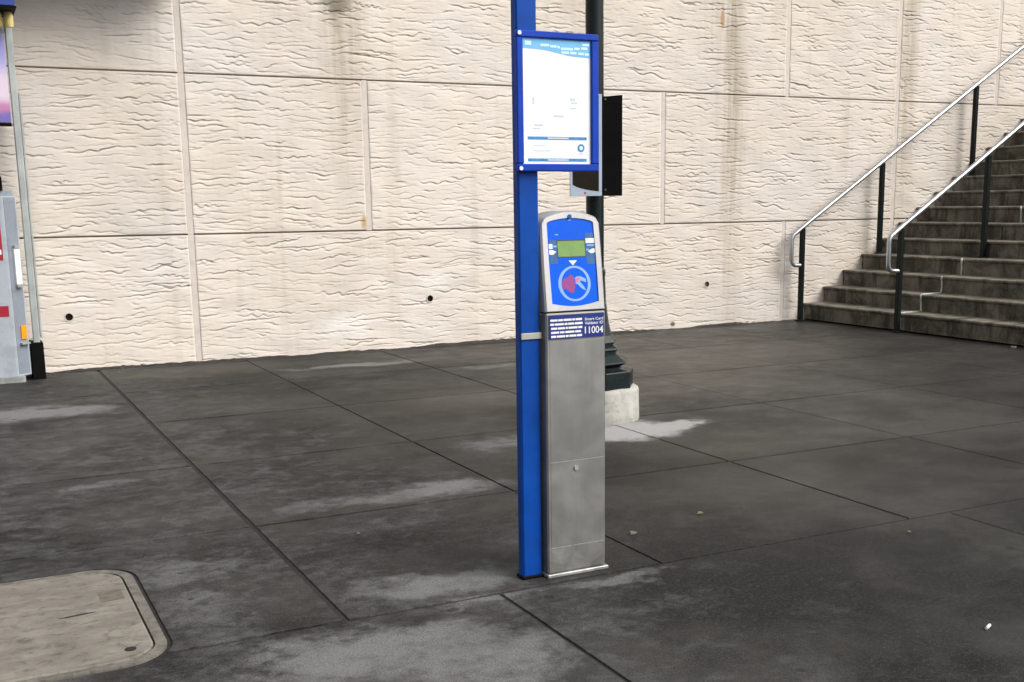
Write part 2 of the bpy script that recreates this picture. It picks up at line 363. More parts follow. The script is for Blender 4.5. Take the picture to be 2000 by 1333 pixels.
# ------------------------------------------------------------------ object helpers
def empty(name, loc, label=None, cat=None, group=None):
    o = bpy.data.objects.new(name, None); COL.objects.link(o)
    o.location = loc; o.empty_display_size = 0.1
    tag(o, label, cat, group)
    return o
def tag(o, label=None, cat=None, group=None, kind=None):
    if label: o['label'] = label
    if cat: o['category'] = cat
    if group: o['group'] = group
    if kind: o['kind'] = kind
    return o
def wloc(o):
    v = Vector((0, 0, 0))
    while o is not None:
        v += Vector(o.location); o = o.parent
    return v
def link(name, me, mat, parent=None, loc=(0, 0, 0)):
    """me is given in world axes about loc; the object sits at loc."""
    o = bpy.data.objects.new(name, me); COL.objects.link(o)
    if mat is not None and not me.materials: me.materials.append(M[mat] if isinstance(mat, str) else mat)
    o.parent = parent
    o.location = Vector(loc) - (wloc(parent) if parent else Vector((0, 0, 0)))
    return o
class MB:
    def __init__(self): self.v = []; self.f = []
    def add(self, v, f):
        b = len(self.v); self.v += [tuple(p) for p in v]; self.f += [tuple(i + b for i in q) for q in f]; return self
    def box(self, x0, x1, y0, y1, z0, z1, bev=0.0):
        if bev <= 0:
            v = [(x, y, z) for z in (z0, z1) for y in (y0, y1) for x in (x0, x1)]
            f = [(0, 2, 3, 1), (4, 5, 7, 6), (0, 1, 5, 4), (2, 6, 7, 3), (0, 4, 6, 2), (1, 3, 7, 5)]
            return self.add(v, f)
        b = bev; v = []; idx = {}
        for sz in (0, 1):
            for sy in (0, 1):
                for sx in (0, 1):
                    c = ((x0, x1)[sx], (y0, y1)[sy], (z0, z1)[sz]); d = (1 - 2 * sx, 1 - 2 * sy, 1 - 2 * sz)
                    for a in range(3):
                        p = [c[k] + (d[k] * b if k != a else 0) for k in range(3)]
                        idx[(sx, sy, sz, a)] = len(v); v.append(p)
        f = []
        q = lambda *k: idx[k]
        f.append((q(0,0,0,2), q(0,1,0,2), q(1,1,0,2), q(1,0,0,2))); f.append((q(0,0,1,2), q(1,0,1,2), q(1,1,1,2), q(0,1,1,2)))
        f.append((q(0,0,0,1), q(1,0,0,1), q(1,0,1,1), q(0,0,1,1))); f.append((q(0,1,0,1), q(0,1,1,1), q(1,1,1,1), q(1,1,0,1)))
        f.append((q(0,0,0,0), q(0,0,1,0), q(0,1,1,0), q(0,1,0,0))); f.append((q(1,0,0,0), q(1,1,0,0), q(1,1,1,0), q(1,0,1,0)))
        for i in (0, 1):
            for j in (0, 1):
                f.append((q(0,i,j,1), q(1,i,j,1), q(1,i,j,2), q(0,i,j,2)))
                f.append((q(i,0,j,0), q(i,1,j,0), q(i,1,j,2), q(i,0,j,2)))
                f.append((q(i,j,0,0), q(i,j,1,0), q(i,j,1,1), q(i,j,0,1)))
                for k in (0, 1): f.append((q(i,j,k,0), q(i,j,k,1), q(i,j,k,2)))
        return self.add(v, f)
    def prism(self, poly, a, b, axis='z'):
        """poly in the two other axes, extruded from a to b along axis."""
        n = len(poly)
        def mk(p, h): return (p[0], p[1], h) if axis == 'z' else ((p[0], h, p[1]) if axis == 'y' else (h, p[0], p[1]))
        v = [mk(p, a) for p in poly] + [mk(p, b) for p in poly]
        f = [tuple(range(n)), tuple(range(2 * n - 1, n - 1, -1))] + [(i, i + n, (i + 1) % n + n, (i + 1) % n) for i in range(n)]
        return self.add(v, f)
    def lathe(self, c, prof, seg=16, phase=0.0, cap=True):
        v = []; f = []
        for (r, z) in prof:
            for k in range(seg):
                a = phase + 2 * math.pi * k / seg
                v.append((c[0] + r * math.cos(a), c[1] + r * math.sin(a), z))
        for i in range(len(prof) - 1):
            for k in range(seg):
                k2 = (k + 1) % seg
                f.append((i * seg + k, i * seg + k2, (i + 1) * seg + k2, (i + 1) * seg + k))
        if cap:
            f.append(tuple(range(seg - 1, -1, -1))); f.append(tuple((len(prof) - 1) * seg + k for k in range(seg)))
        return self.add(v, f)
    def tube(self, pts, r, seg=12):
        pts = [Vector(p) for p in pts]; v = []; f = []
        up = Vector((0, 1, 0))
        for i, p in enumerate(pts):
            d = ((pts[min(i + 1, len(pts) - 1)] - p).normalized() + (p - pts[max(i - 1, 0)]).normalized()).normalized()
            if abs(d.dot(up)) > 0.95: up = Vector((1, 0, 0))
            s = d.cross(up).normalized(); u = s.cross(d).normalized()
            for k in range(seg):
                a = 2 * math.pi * k / seg
                v.append(p + r * (math.cos(a) * s + math.sin(a) * u))
        for i in range(len(pts) - 1):
            for k in range(seg):
                k2 = (k + 1) % seg
                f.append((i * seg + k, i * seg + k2, (i + 1) * seg + k2, (i + 1) * seg + k))
        f.append(tuple(range(seg))); f.append(tuple((len(pts) - 1) * seg + k for k in range(seg - 1, -1, -1)))
        return self.add(v, f)
    def mesh(self, name, smooth=False):
        me = bpy.data.meshes.new(name)
        me.from_pydata(self.v, [], self.f)
        me.validate(); me.update()
        import bmesh
        bm = bmesh.new(); bm.from_mesh(me); bmesh.ops.recalc_face_normals(bm, faces=bm.faces); bm.to_mesh(me); bm.free()
        if smooth:
            me.polygons.foreach_set('use_smooth', [True] * len(me.polygons))
            try: me.set_sharp_from_angle(angle=math.radians(40))
            except Exception: pass
        return me
    def build(self, name, mat, parent=None, smooth=False, loc=None):
        """verts are in world coordinates"""
        if loc is None: loc = wloc(parent) if parent else (0, 0, 0)
        L = Vector(loc)
        self.v = [tuple(Vector(p) - L) for p in self.v]
        return link(name, self.mesh(name, smooth), mat, parent, loc)
def stud(x, y, z, r, h, name, mat, parent):
    return MB().tube([(x, y + 0.001, z), (x, y - h * 0.7, z), (x, y - h, z)], r, 12).build(name, mat, parent, smooth=True)
def struct(o): o['kind'] = 'structure'; return o
def arc(cx, cy, r, a0, a1, n):
    return [(cx + r * math.cos(a0 + (a1 - a0) * i / n), cy + r * math.sin(a0 + (a1 - a0) * i / n)) for i in range(n + 1)]

# ------------------------------------------------------------------ ground and pavement
WALL_Y = 9.135
g = MB().add([(-150, -150, -0.005), (150, -150, -0.005), (150, 150, -0.005), (-150, 150, -0.005)], [(0, 1, 2, 3)]).build('ground', 'subbase')
struct(g)
pave = bpy.data.objects.new('pavement', None); COL.objects.link(pave); struct(pave)
XJ = [-4.70, -3.57, -2.44, -1.31, -0.18, 0.952, 2.062, 3.190, 4.315, 5.485, 6.62, 7.775, 8.9]
XG = {0.952: 0.022, 2.062: 0.009, 3.190: 0.010}
YJ = [3.088, 4.228, 5.42, 6.655, 7.86, 9.02, 9.118]
YG = {3.088: 0.020, 4.228: 0.019, 5.42: 0.021}
slab_cache = {}
def slab(x0, x1, y0, y1):
    w, d = round(x1 - x0, 4), round(y1 - y0, 4)
    dz = random.uniform(-0.0005, 0.0005)
    me = slab_cache.get((w, d))
    if me is None:
        me = MB().box(0, w, 0, d, -0.05, 0.0, 0.0015).mesh('slab'); slab_cache[(w, d)] = me
    o = link('slab', me, 'slab', pave, (x0, y0, dz)); return o
def prism_slab(poly):
    MB().prism(poly, -0.05, 0.0).build('slab', 'slab', pave)
LX0, LX1, LY0, LY1, LR = -0.95, 0.470, 3.035, 3.975, 0.150     # vault box opening
for j in range(len(YJ) - 1):
    for i in range(len(XJ) - 1):
        hx0 = XG.get(XJ[i], 0.006) / 2; hx1 = XG.get(XJ[i + 1], 0.006) / 2
        hy0 = YG.get(YJ[j], 0.018) / 2; hy1 = YG.get(YJ[j + 1], 0.018) / 2
        if j == 0 and XJ[i] in (-1.31, -0.18): continue
        if XJ[i] > 7.7: continue
        slab(XJ[i] + hx0, XJ[i + 1] - hx1, YJ[j] + hy0, YJ[j + 1] - hy1)
yc = YJ[0]
def rrect(x0, x1, y0, y1, r, n=8):
    return (arc(x1 - r, y0 + r, r, -math.pi / 2, 0, n) + arc(x1 - r, y1 - r, r, 0, math.pi / 2, n)
            + arc(x0 + r, y1 - r, r, math.pi / 2, math.pi, n) + arc(x0 + r, y0 + r, r, math.pi, 1.5 * math.pi, n))
RR = rrect(LX0, LX1, LY0, LY1, LR, 10)
ya, yb = yc + 0.010, yc - 0.010
upper = [p for p in RR if p[1] > ya]             # right side up, over the top, down the left
dxa = math.sqrt(LR ** 2 - (LY0 + LR - ya) ** 2); dxb = math.sqrt(LR ** 2 - (LY0 + LR - yb) ** 2)
poly = [(0.942, ya), (0.942, 4.225), (-1.3065, 4.225), (-1.3065, ya), (LX0 + LR - dxa, ya)] + upper[::-1] + [(LX1 - LR + dxa, ya)]
prism_slab(poly)
lowr = [p for p in RR[:11] if p[1] < yb]; lowl = [p for p in RR[33:] if p[1] < yb]
poly = [(1.442, yb), (LX1 - LR + dxb, yb)] + lowr[::-1] + lowl[::-1] + [(LX0 + LR - dxb, yb), (-2.43, yb), (-2.43, 1.12), (1.442, 1.12)]
prism_slab(poly)
FX = [1.452, 3.385, 5.325, 7.265, 9.2]
for i in range(len(FX) - 1): slab(FX[i] + 0.004, FX[i + 1] - 0.004, 1.12, yb)
slab(-4.37, -2.438, 1.12, yb)
for i in range(7): slab(-4.37 + 1.94 * i, -4.37 + 1.94 * i + 1.93, -0.85, 1.11)
# pavement running on beside and in front of the stairs and behind the viewer
slab(-40, -4.71, -12, 9.118); slab(9.22, 40, -12, 4.2); slab(-4.37, 9.2, -12, -0.86); slab(-4.70, -4.38, -12, 3.08); slab(7.9, 9.2, 3.1, 4.2)

# vault lid let into the pavement
lidr = empty('utility_vault', (-0.24, 3.5, 0), 'pale rectangular utility vault lid with rounded corners set in the pavement', 'vault lid')
fr = MB(); o_ = rrect(LX0 + 0.014, LX1 - 0.014, LY0 + 0.014, LY1 - 0.014, LR - 0.01, 10); i_ = rrect(LX0 + 0.045, LX1 - 0.045, LY0 + 0.04, LY1 - 0.04, LR - 0.03, 10)
n = len(o_)
v = [(x, y, -0.06) for x, y in o_] + [(x, y, 0.002) for x, y in o_] + [(x, y, 0.002) for x, y in i_] + [(x, y, -0.06) for x, y in i_]
f = []
for k in range(3):
    for q in range(n): f.append((k * n + q, k * n + (q + 1) % n, (k + 1) * n + (q + 1) % n, (k + 1) * n + q))
fr.add(v, f).build('frame', 'lidframe', lidr)
c_ = rrect(LX0 + 0.051, LX1 - 0.051, LY0 + 0.045, LY1 - 0.045, LR - 0.035, 10); c2 = rrect(LX0 + 0.057, LX1 - 0.057, LY0 + 0.051, LY1 - 0.051, LR - 0.037, 10)
n = len(c_); v = [(x, y, -0.05) for x, y in c_] + [(x, y, 0.001) for x, y in c_] + [(x, y, 0.005) for x, y in c2]
f = [tuple(2 * n + q for q in range(n))]
for k in range(2):
    for q in range(n): f.append((k * n + q, k * n + (q + 1) % n, (k + 1) * n + (q + 1) % n, (k + 1) * n + q))
cover = MB().add(v, f).build('cover', 'lid', lidr)
MB().lathe((0.355, 3.155), [(0.016, 0.0062), (0.016, 0.0068)], 12).build('bolt_recess', 'hole', cover)
MB().prism([(0.20, 3.505), (0.23, 3.511), (0.28, 3.517), (0.305, 3.515), (0.27, 3.508), (0.23, 3.502)], 0.0056, 0.0066).build('lifting_slot', 'hole', cover)
MB().prism([(0.33, 3.60), (0.40, 3.60), (0.40, 3.70), (0.33, 3.70)], 0.0052, 0.0060).build('label_plate', 'lidplate', cover)

# ------------------------------------------------------------------ retaining wall
def liner_mesh(w, h, seed, hole=None):
    """one cast formliner panel: overlapping wavy ledges, w by h, front faces -Y"""
    rs = np.random.RandomState(seed)
    dx, dz = 0.0125, 0.0042
    nx, nz = int(w / dx) + 1, int(h / dz) + 1
    x = np.linspace(0, w, nx); z = np.linspace(0, h, nz)
    X, Z = np.meshgrid(x, z)
    H = np.zeros_like(X)
    def wav(nn, lo, hi):
        return [(2 * math.pi / rs.uniform(lo, hi), rs.uniform(0, 6.28), rs.uniform(0.3, 1)) for _ in range(nn)]
    for k in range(7):      # broad undulation of the cast face
        kx, kz, ph = rs.uniform(4, 14), rs.uniform(8, 30), rs.uniform(0, 6.28)
        H += 0.0007 * np.sin(kx * X * rs.choice([-1, 1]) + kz * Z + ph)
    base = [(wav(3, 0.5, 1.4)) for _ in range(2)]
    zz = -0.02
    bend = lambda xx, fr: sum(a * np.sin(k * xx + p) for k, p, a in base[0]) * (1 - fr) + sum(a * np.sin(k * xx + p) for k, p, a in base[1]) * fr
    while zz < h + 0.02:
        xx = -rs.uniform(0, 0.3)
        while xx < w:
            L = rs.choice([rs.uniform(0.06, 0.16), rs.uniform(0.14, 0.32), rs.uniform(0.28, 0.50)], p=[0.35, 0.43, 0.22])
            zc = zz + rs.uniform(-0.014, 0.014)
            sl = rs.normal(-0.01, 0.07)
            amp = rs.uniform(0.003, 0.011)
            ws = wav(3, 0.05, 0.26)
            D = rs.choice([rs.uniform(0.15, 0.40), rs.uniform(0.35, 0.75), rs.uniform(0.8, 1.45)], p=[0.35, 0.35, 0.30]) * (0.9 if L > 0.2 else 0.7)
            a0, a1 = max(0, int(xx / dx)), min(nx, int((xx + L) / dx) + 2)
            if a1 > a0:
                xs = x[a0:a1]; t = np.clip((xs - xx) / L, 0, 1)
                tap = np.clip(np.sin(math.pi * t), 0, 1) ** 0.55
                tot = sum(a for _, _, a in ws)
                line = zc + 0.010 * bend(xs, min(1, max(0, zz / h))) + sl * (xs - xx - L / 2) + amp * sum(a * np.sin(k * xs + p) for k, p, a in ws) / tot * 1.6
                b0, b1 = max(0, int((zc - 0.12) / dz)), min(nz, int((zc + 0.12) / dz))
                if b1 > b0:
                    T = Z[b0:b1, a0:a1] - line[None, :]
                    up = np.where(T >= 0, 0.0015 * np.exp(-T / 0.014), 0)
                    dn = np.where(T < 0, -0.0130 * np.exp(T / 0.0068) - 0.0010 * np.exp(T / 0.024), 0)
                    H[b0:b1, a0:a1] += (up + dn) * D * tap[None, :]
            xx += L + rs.uniform(-0.06, 0.13)
        zz += rs.uniform(0.023, 0.042)
    # small grit
    G = rs.normal(0, 1, H.shape); G = (G + np.roll(G, 1, 0) + np.roll(G, 1, 1) + np.roll(G, -1, 1)) / 2
    H += G * 0.0003
    H = np.clip(H, -0.028, 0.014)
    # ease the arris at the panel edges
    e = np.minimum(np.minimum(X, w - X), np.minimum(Z, h - Z)); H = H * np.clip(e / 0.02, 0.15, 1) - 0.0015 * np.clip(1 - e / 0.012, 0, 1)
    # skirt
    Xp = np.pad(X, 1, 'edge'); Zp = np.pad(Z, 1, 'edge'); Yp = np.pad(-H, 1, constant_values=0.045)
    Nz, Nx = Xp.shape
    co = np.stack([Xp, Yp, Zp], -1).reshape(-1, 3)
    idx = np.arange(Nz * Nx).reshape(Nz, Nx)
    q = np.stack([idx[:-1, :-1], idx[:-1, 1:], idx[1:, 1:], idx[1:, :-1]], -1).reshape(-1, 4)
    if hole:
        cc = co[q].mean(1); keep = (cc[:, 0] - hole[0]) ** 2 + (cc[:, 2] - hole[1]) ** 2 > hole[2] ** 2
        q = q[keep]
    me = bpy.data.meshes.new('wall_panel')
    me.vertices.add(len(co)); me.vertices.foreach_set('co', co.ravel())
    me.loops.add(q.size); me.loops.foreach_set('vertex_index', q.ravel().astype(np.int32))
    me.polygons.add(len(q)); me.polygons.foreach_set('loop_start', np.arange(0, q.size, 4, dtype=np.int32))
    me.polygons.foreach_set('loop_total', np.full(len(q), 4, dtype=np.int32))
    me.update(calc_edges=True)
    me.materials.append(M['wall'])
    return me

wall = empty('retaining_wall', (5.0, WALL_Y, 0), 'tall cream concrete retaining wall cast with wavy ledges', 'wall')
Z0, Z1, Z2, Z3, Z4 = -0.205, 1.001, 2.207, 3.413, 4.619
GV, GH = 0.046, 0.012
FULL, HALF = 2.9, 1.45
HOLE = (1.973 - GV / 2, 0.412 - Z0 - GH / 2)
low_me = [liner_mesh(FULL - GV, Z1 - Z0 - GH, 11, (*HOLE, 0.030)), liner_mesh(FULL - GV, Z1 - Z0 - GH, 12, (*HOLE, 0.030))]
full_me = [liner_mesh(FULL - GV, Z1 - Z0 - GH, s) for s in (21, 22, 23)]
half_me = [liner_mesh(HALF - GV, Z1 - Z0 - GH, s) for s in (31, 32)]
E1 = 1.71; E2 = E1 + 5 * HALF; E0 = E1 - 5 * HALF
def wp(me, x, z): return link('wall_panel', me, None, wall, (x + GV / 2, WALL_Y, z + GH / 2))
def strip(x, z0, z1, w=GV):
    MB().box(x - w / 2 + 0.001, x + w / 2 - 0.001, WALL_Y + 0.002, WALL_Y + 0.05, z0 + 0.0005, z1 - 0.0005).build('joint_strip', 'strip', wall)
rows = {
    0: [(E1 - FULL, FULL), (E1, FULL), (E1 + FULL, FULL), (E1 + 2 * FULL, HALF), (E2, HALF), (E2 + HALF, FULL)],
    1: [(E1 - FULL - HALF, FULL), (E1 - HALF, HALF), (E1, HALF), (E1 + HALF, FULL), (E1 + HALF + FULL, FULL), (E2, FULL), (E2 + FULL, FULL)],
    2: [(E1 - FULL, FULL), (E1, FULL), (E1 + FULL, FULL), (E1 + 2 * FULL, HALF), (E2, HALF), (E2 + HALF, FULL)],
    3: [(E1 - FULL - HALF, FULL), (E1 - HALF, HALF), (E1, HALF), (E1 + HALF, FULL), (E1 + HALF + FULL, FULL), (E2, FULL), (E2 + FULL, FULL)]}
rows[1][1] = (E1 - HALF, HALF); 
# left of the expansion joint the middle row runs as one full panel in view
rows[1] = [(E1 - FULL, FULL)] + rows[1][2:]; rows[3] = [(E1 - FULL, FULL)] + rows[3][2:]
zs = [Z0, Z1, Z2, Z3, Z4]; cnt = 0
for r, lst in rows.items():
    for k, (x, w) in enumerate(lst):
        if r == 0 and w == FULL and k < 3: me = low_me[k % 2]
        elif w == FULL: me = full_me[(r + k) % 3]
        else: me = half_me[(r + k) % 2]
        wp(me, x, zs[r]); strip(x, zs[r], zs[r + 1])
    x, w = lst[-1]; strip(x + w, zs[r], zs[r + 1])
MB().box(E1 - FULL - 18, 34, WALL_Y + 0.030, WALL_Y + 0.5, -0.3, Z4).build('backing_wall', 'wallback', wall)
MB().box(E1 - FULL - 18, E1 - FULL - 0.03, WALL_Y, WALL_Y + 0.028, -0.3, Z4 - 0.002).build('plain_face', 'wall', wall)
MB().box(17.7, 34, WALL_Y, WALL_Y + 0.028, -0.3, Z4 - 0.002).build('plain_face', 'wall', wall)
MB().box(E1 - FULL - 18, 34, WALL_Y - 0.06, WALL_Y + 0.55, Z4 + 0.003, Z4 + 0.16, 0.01).build('coping', 'strip', wall)
MB().box(E2 + 0.012, E2 + 0.021, WALL_Y + 0.003, WALL_Y + 0.02, Z1, Z4).build('expansion_seal', 'seal', wall)
for k in range(3):
    hx = E1 - FULL + k * FULL + 1.973; hz = 0.412
    ring = MB(); seg = 20
    v = []; 
    for (rr, yy) in ((0.042, 0.012), (0.036, -0.003), (0.027, -0.003), (0.026, 0.10)):
        for q in range(seg):
            a = 2 * math.pi * q / seg; v.append((hx + rr * math.cos(a), WALL_Y + yy, hz + rr * math.sin(a)))
    f = [(i * seg + q, i * seg + (q + 1) % seg, (i + 1) * seg + (q + 1) % seg, (i + 1) * seg + q) for i in range(2) for q in range(seg)]
    ring.add(v, f).build('weep_hole_collar', 'strip', wall, smooth=True)
    t2 = MB(); dep = 0.028 if k < 2 else 0.018
    v = [(hx + rr * math.cos(2 * math.pi * q / seg), WALL_Y + yy, hz + rr * math.sin(2 * math.pi * q / seg)) for rr, yy in ((0.0268, -0.002), (0.0262, dep)) for q in range(seg)]
    f = [(q, (q + 1) % seg, seg + (q + 1) % seg, seg + q) for q in range(seg)] + [tuple(seg + q for q in range(seg))]
    t2.add(v, f).build('weep_hole', 'pipe' if k < 2 else 'mortar', wall, smooth=True)

# ------------------------------------------------------------------ stairs
RISE, TREAD, SX0, NST = 0.1585, 0.2515, 7.79, 18
stairs = empty('stair_flight', (SX0, 7.0, 0), 'grimy grey concrete stair flight climbing right along the cream wall', 'stairs')
def step_mesh(y0, y1, seed):
    rs = random.Random(seed)
    # profile in x,z: riser set back under a rounded nosing
    pr = [(0.016, -RISE), (0.016, -0.034), (0.010, -0.028), (0.002, -0.024), (0.0, -0.012), (0.003, -0.004), (0.010, 0.0), (TREAD + 0.05, 0.004), (TREAD + 0.05, -RISE)]
    n = len(pr); ys = [y0]
    while ys[-1] < y1 - 0.25: ys.append(ys[-1] + rs.uniform(0.06, 0.16))
    ys.append(y1); v = []; f = []
    for y in ys:
        w = rs.uniform(-0.0022, 0.0022); ch = 0.010 if rs.random() < 0.05 else 0
        for k, (x, z) in enumerate(pr):
            on = 2 <= k <= 6
            v.append((x + (w + ch if on else 0), y, z + (w * 0.6 - ch * 0.5 if on else 0)))
    for i in range(len(ys) - 1):
        for k in range(n): f.append((i * n + k, i * n + (k + 1) % n, (i + 1) * n + (k + 1) % n, (i + 1) * n + k))
    f.append(tuple(range(n))); f.append(tuple((len(ys) - 1) * n + k for k in range(n - 1, -1, -1)))
    return MB().add(v, f)
JY = 7.79
smA = [step_mesh(0, WALL_Y - 0.006 - (JY + 0.006), s).mesh('step') for s in (1, 2, 3)]
smB = [step_mesh(0, JY - 0.006 - 4.2, s).mesh('step') for s in (4, 5, 6)]
for i in range(NST):
    z = 0.012 + RISE * (i + 1); x = SX0 + TREAD * i
    link('step', smA[i % 3], 'stair', stairs, (x, JY + 0.006, z))
    link('step', smB[i % 3], 'stair', stairs, (x, 4.2, z))
rs = random.Random(9)
for i in range(NST):
    z = 0.012 + RISE * (i + 1); x = SX0 + TREAD * i
    if i in (5, 9): continue
    def wob(): return rs.uniform(-0.006, 0.006)
    pts = [(x + 0.008, JY + wob(), z - RISE + 0.004), (x + 0.010, JY + wob(), z - 0.10), (x + 0.006, JY + wob(), z - 0.05), (x - 0.004, JY + wob(), z - 0.015), (x + 0.004, JY + wob(), z + 0.002)]
    if i in (0, 1): pts += [(x + 0.10, JY + wob(), z + 0.002), (x + TREAD, JY + wob(), z + 0.002)]
    MB().tube(pts, 0.0085, 6).build('joint_sealant', 'caulk', stairs, smooth=True)
# solid mass under the flight
MB().prism([(SX0 + 0.3, 0.0), (SX0 + TREAD * NST + 0.2, 0.0), (SX0 + TREAD * NST + 0.2, RISE * NST - 0.16)], 4.21, WALL_Y - 0.01, 'y').build('stair_base', 'stair', stairs)
MB().box(SX0 + TREAD * NST + 0.04, 34, 4.2, WALL_Y - 0.006, RISE * NST - 0.2, RISE * NST + 0.012).build('landing', 'stair', stairs)

# ------------------------------------------------------------------ handrails
def handrail(y, xs, x_start, z_start, label):
    h = empty('handrail', (xs[0], y, 0), label, 'handrail', 'handrails on the stairs')
    S = RISE / TREAD
    zr = lambda x: z_start + S * (x - x_start)
    xe = SX0 + TREAD * NST
    p = [(xs[0] - 0.01, y, 0.562)]
    p += [(x_start + 0.075 - 0.0, y, 0.562)]
    for a in (20, 45, 70): p.append((x_start + 0.06 - 0.06 * math.sin(math.radians(a)), y, 0.622 - 0.06 * math.cos(math.radians(a))))
    p += [(x_start, y, 0.64), (x_start, y, z_start - 0.03), (x_start + 0.006, y, z_start - 0.008), (x_start + 0.025, y, zr(x_start + 0.025) - 0.002)]
    p += [(x_start + 0.2, y, zr(x_start + 0.2)), (xe, y, zr(xe)), (xe + 0.4, y, zr(xe) + 0.02)]
    MB().tube(p, 0.0215, 14).build('rail', 'chrome', h, smooth=True)
    for k, x in enumerate(xs):
        zb = 0.0 if x < SX0 else 0.012 + RISE * (int((x - SX0) / TREAD) + 1)
        MB().box(x - 0.022, x + 0.022, y - 0.022, y + 0.022, zb, zr(x) - 0.012, 0.003).build('post', 'railgreen', h)
        MB().lathe((x, y), [(0.05, zb + 0.001), (0.05, zb + 0.010), (0.036, zb + 0.016)], 14).build('base_flange', 'railgreen', h, smooth=True)
        if k: MB().box(x - 0.012, x + 0.012, y - 0.012, y + 0.012, zr(x) - 0.03, zr(x) - 0.006).build('rail_clip', 'railgreen', h)
    return h
handrail(9.02, [7.66, 8.685, 9.97, 11.25], 7.525, 0.855, 'polished steel handrail on dark green posts close to the cream wall')
handrail(7.74, [7.712, 8.765, 10.04, 11.3], 7.572, 0.868, 'polished steel handrail on dark green posts in the middle of the stairs')

# ------------------------------------------------------------------ blue sign post with timetable case
post = empty('sign_post', (1.607, 3.20, 0), 'tall blue square post carrying a timetable case beside the card validator', 'sign post')
MB().box(1.5755, 1.6455, 3.167, 3.205, 0.0, 3.4, 0.005).build('post', 'blue', post)
MB().box(1.570, 1.6475, 3.160, 3.211, 0.0005, 0.010, 0.003).build('foot_collar', 'black', post)
case = MB(); X0, X1, ZA, ZB, YF = 1.566, 1.849, 1.298, 1.709, 3.136
bx0, bx1, bz0, bz1 = 1.588, 1.8235, 1.3205, 1.689
for b in ((X0, X1, bz1, ZB), (X0, X1, ZA, bz0), (X0, bx0, bz0 + 0.0005, bz1 - 0.0005), (bx1, X1, bz0 + 0.0005, bz1 - 0.0005)):
    case.box(b[0], b[1], YF, 3.157, b[2], b[3], 0.003)
case.box(X0 + 0.004, X1 - 0.004, 3.150, 3.156, ZA + 0.004, ZB - 0.004)
fr_o = case.build('timetable_frame', 'blueframe', post)
fr_o.location += Vector((0.0, 0.0095, 0))
for zz in (1.7005, 1.307):
    stud(1.5755, YF + 0.0095, zz, 0.0062, 0.0035, 'frame_bolt', 'whitedecal', fr_o)
CASE_SHIFT = Vector((0.0, 0.0095, 0))
sheet = MB().box(bx0, bx1, 3.1445, 3.1495, bz0, bz1).build('timetable_sheet', 'paper', post)
YS = 3.1445
def flat(poly, name, mat, parent, y, th=0.0006):
    return MB().prism(poly, y - th, y, 'y').build(name, mat, parent)
def rect(x0, x1, z0, z1): return [(x0, z0), (x1, z0), (x1, z1), (x0, z1)]
top = bz1 - 0.0006; xl, xr = bx0 + 0.0006, bx1 - 0.0006
wave = [(xl, top), (xr, top), (xr, 1.639), (1.775, 1.6405), (1.745, 1.6425), (1.715, 1.648), (1.68, 1.654), (1.645, 1.6575), (xl, 1.659)]
flat(wave, 'header_band', 'skyblue', sheet, YS)
Y2 = YS - 0.0006
flat(rect(1.597, 1.619, 1.668, 1.680), 'header_mark', 'skypale', sheet, Y2)
for (a, b, z) in ((1.650, 1.680, 1.670), (1.683, 1.705, 1.6675), (1.708, 1.716, 1.666), (1.720, 1.762, 1.662), (1.766, 1.785, 1.664), (1.790, 1.812, 1.666), (1.722, 1.748, 1.651), (1.752, 1.774, 1.651), (1.780, 1.800, 1.650), (1.803, 1.818, 1.649), (1.794, 1.819, 1.677)):
    flat(rect(a, b, z - 0.0035, z + 0.0035), 'header_print', 'skypale', sheet, Y2)
for z in (1.3975, 1.3325):
    flat(rect(1.604, 1.809, z - 0.0045, z + 0.0045), 'blue_rule', 'barblue', sheet, YS)
    flat(rect(1.672, 1.745, z - 0.0022, z + 0.0022), 'rule_print', 'faint', sheet, Y2)
flat([(1.789 + 0.0125 * math.cos(a), 1.369 + 0.0125 * math.sin(a)) for a in [2 * math.pi * k / 20 for k in range(20)]], 'round_mark', 'barblue', sheet, YS)
flat([(1.789 + 0.0065 * math.cos(a), 1.369 + 0.0065 * math.sin(a)) for a in [2 * math.pi * k / 16 for k in range(16)]], 'round_mark_centre', 'skypale', sheet, Y2)
flat(rect(1.782, 1.796, 1.350, 1.354), 'small_print', 'faint', sheet, YS)
for (a, b, z, hh) in ((1.627, 1.656, 1.436, 0.003), (1.622, 1.648, 1.426, 0.0015), (1.693, 1.728, 1.464, 0.003), (1.752, 1.768, 1.514, 0.004), (1.756, 1.776, 1.504, 0.002), (1.622, 1.628, 1.508, 0.010), (1.625, 1.680, 1.360, 0.0015), (1.625, 1.665, 1.376, 0.0012), (1.75, 1.772, 1.488, 0.002)):
    flat(rect(a, b, z - hh, z + hh), 'small_print', 'faint', sheet, YS)

sheet.location += CASE_SHIFT
# ------------------------------------------------------------------ card validator on stainless pedestal
val = empty('card_validator', (1.76, 3.2, 0), 'stainless steel fare card validator with bright blue face and green screen', 'card validator')
PX0, PX1, PF, PB = 1.6525, 1.8695, 3.140, 3.285
MB().box(PX0, PX1, PF, PB, 0.012, 0.8625, 0.005).build('pedestal', 'steel', val)
MB().box(PX0 + 0.013, PX1 - 0.008, PF - 0.0008, PF + 0.004, 0.386, 0.774, 0.0004).build('front_panel', 'steel', val)
door = MB().box(PX0 + 0.013, PX1 - 0.008, PF - 0.0008, PF + 0.004, 0.101, 0.3838, 0.0004).build('access_door', 'steel', val)
stud(1.757, PF - 0.0008, 0.358, 0.0078, 0.005, 'lock', 'bezel', door)
MB().box(PX0 + 0.013, PX1 - 0.008, PF - 0.0006, PF + 0.004, 0.016, 0.0990, 0.0003).build('kick_panel', 'steel', val)
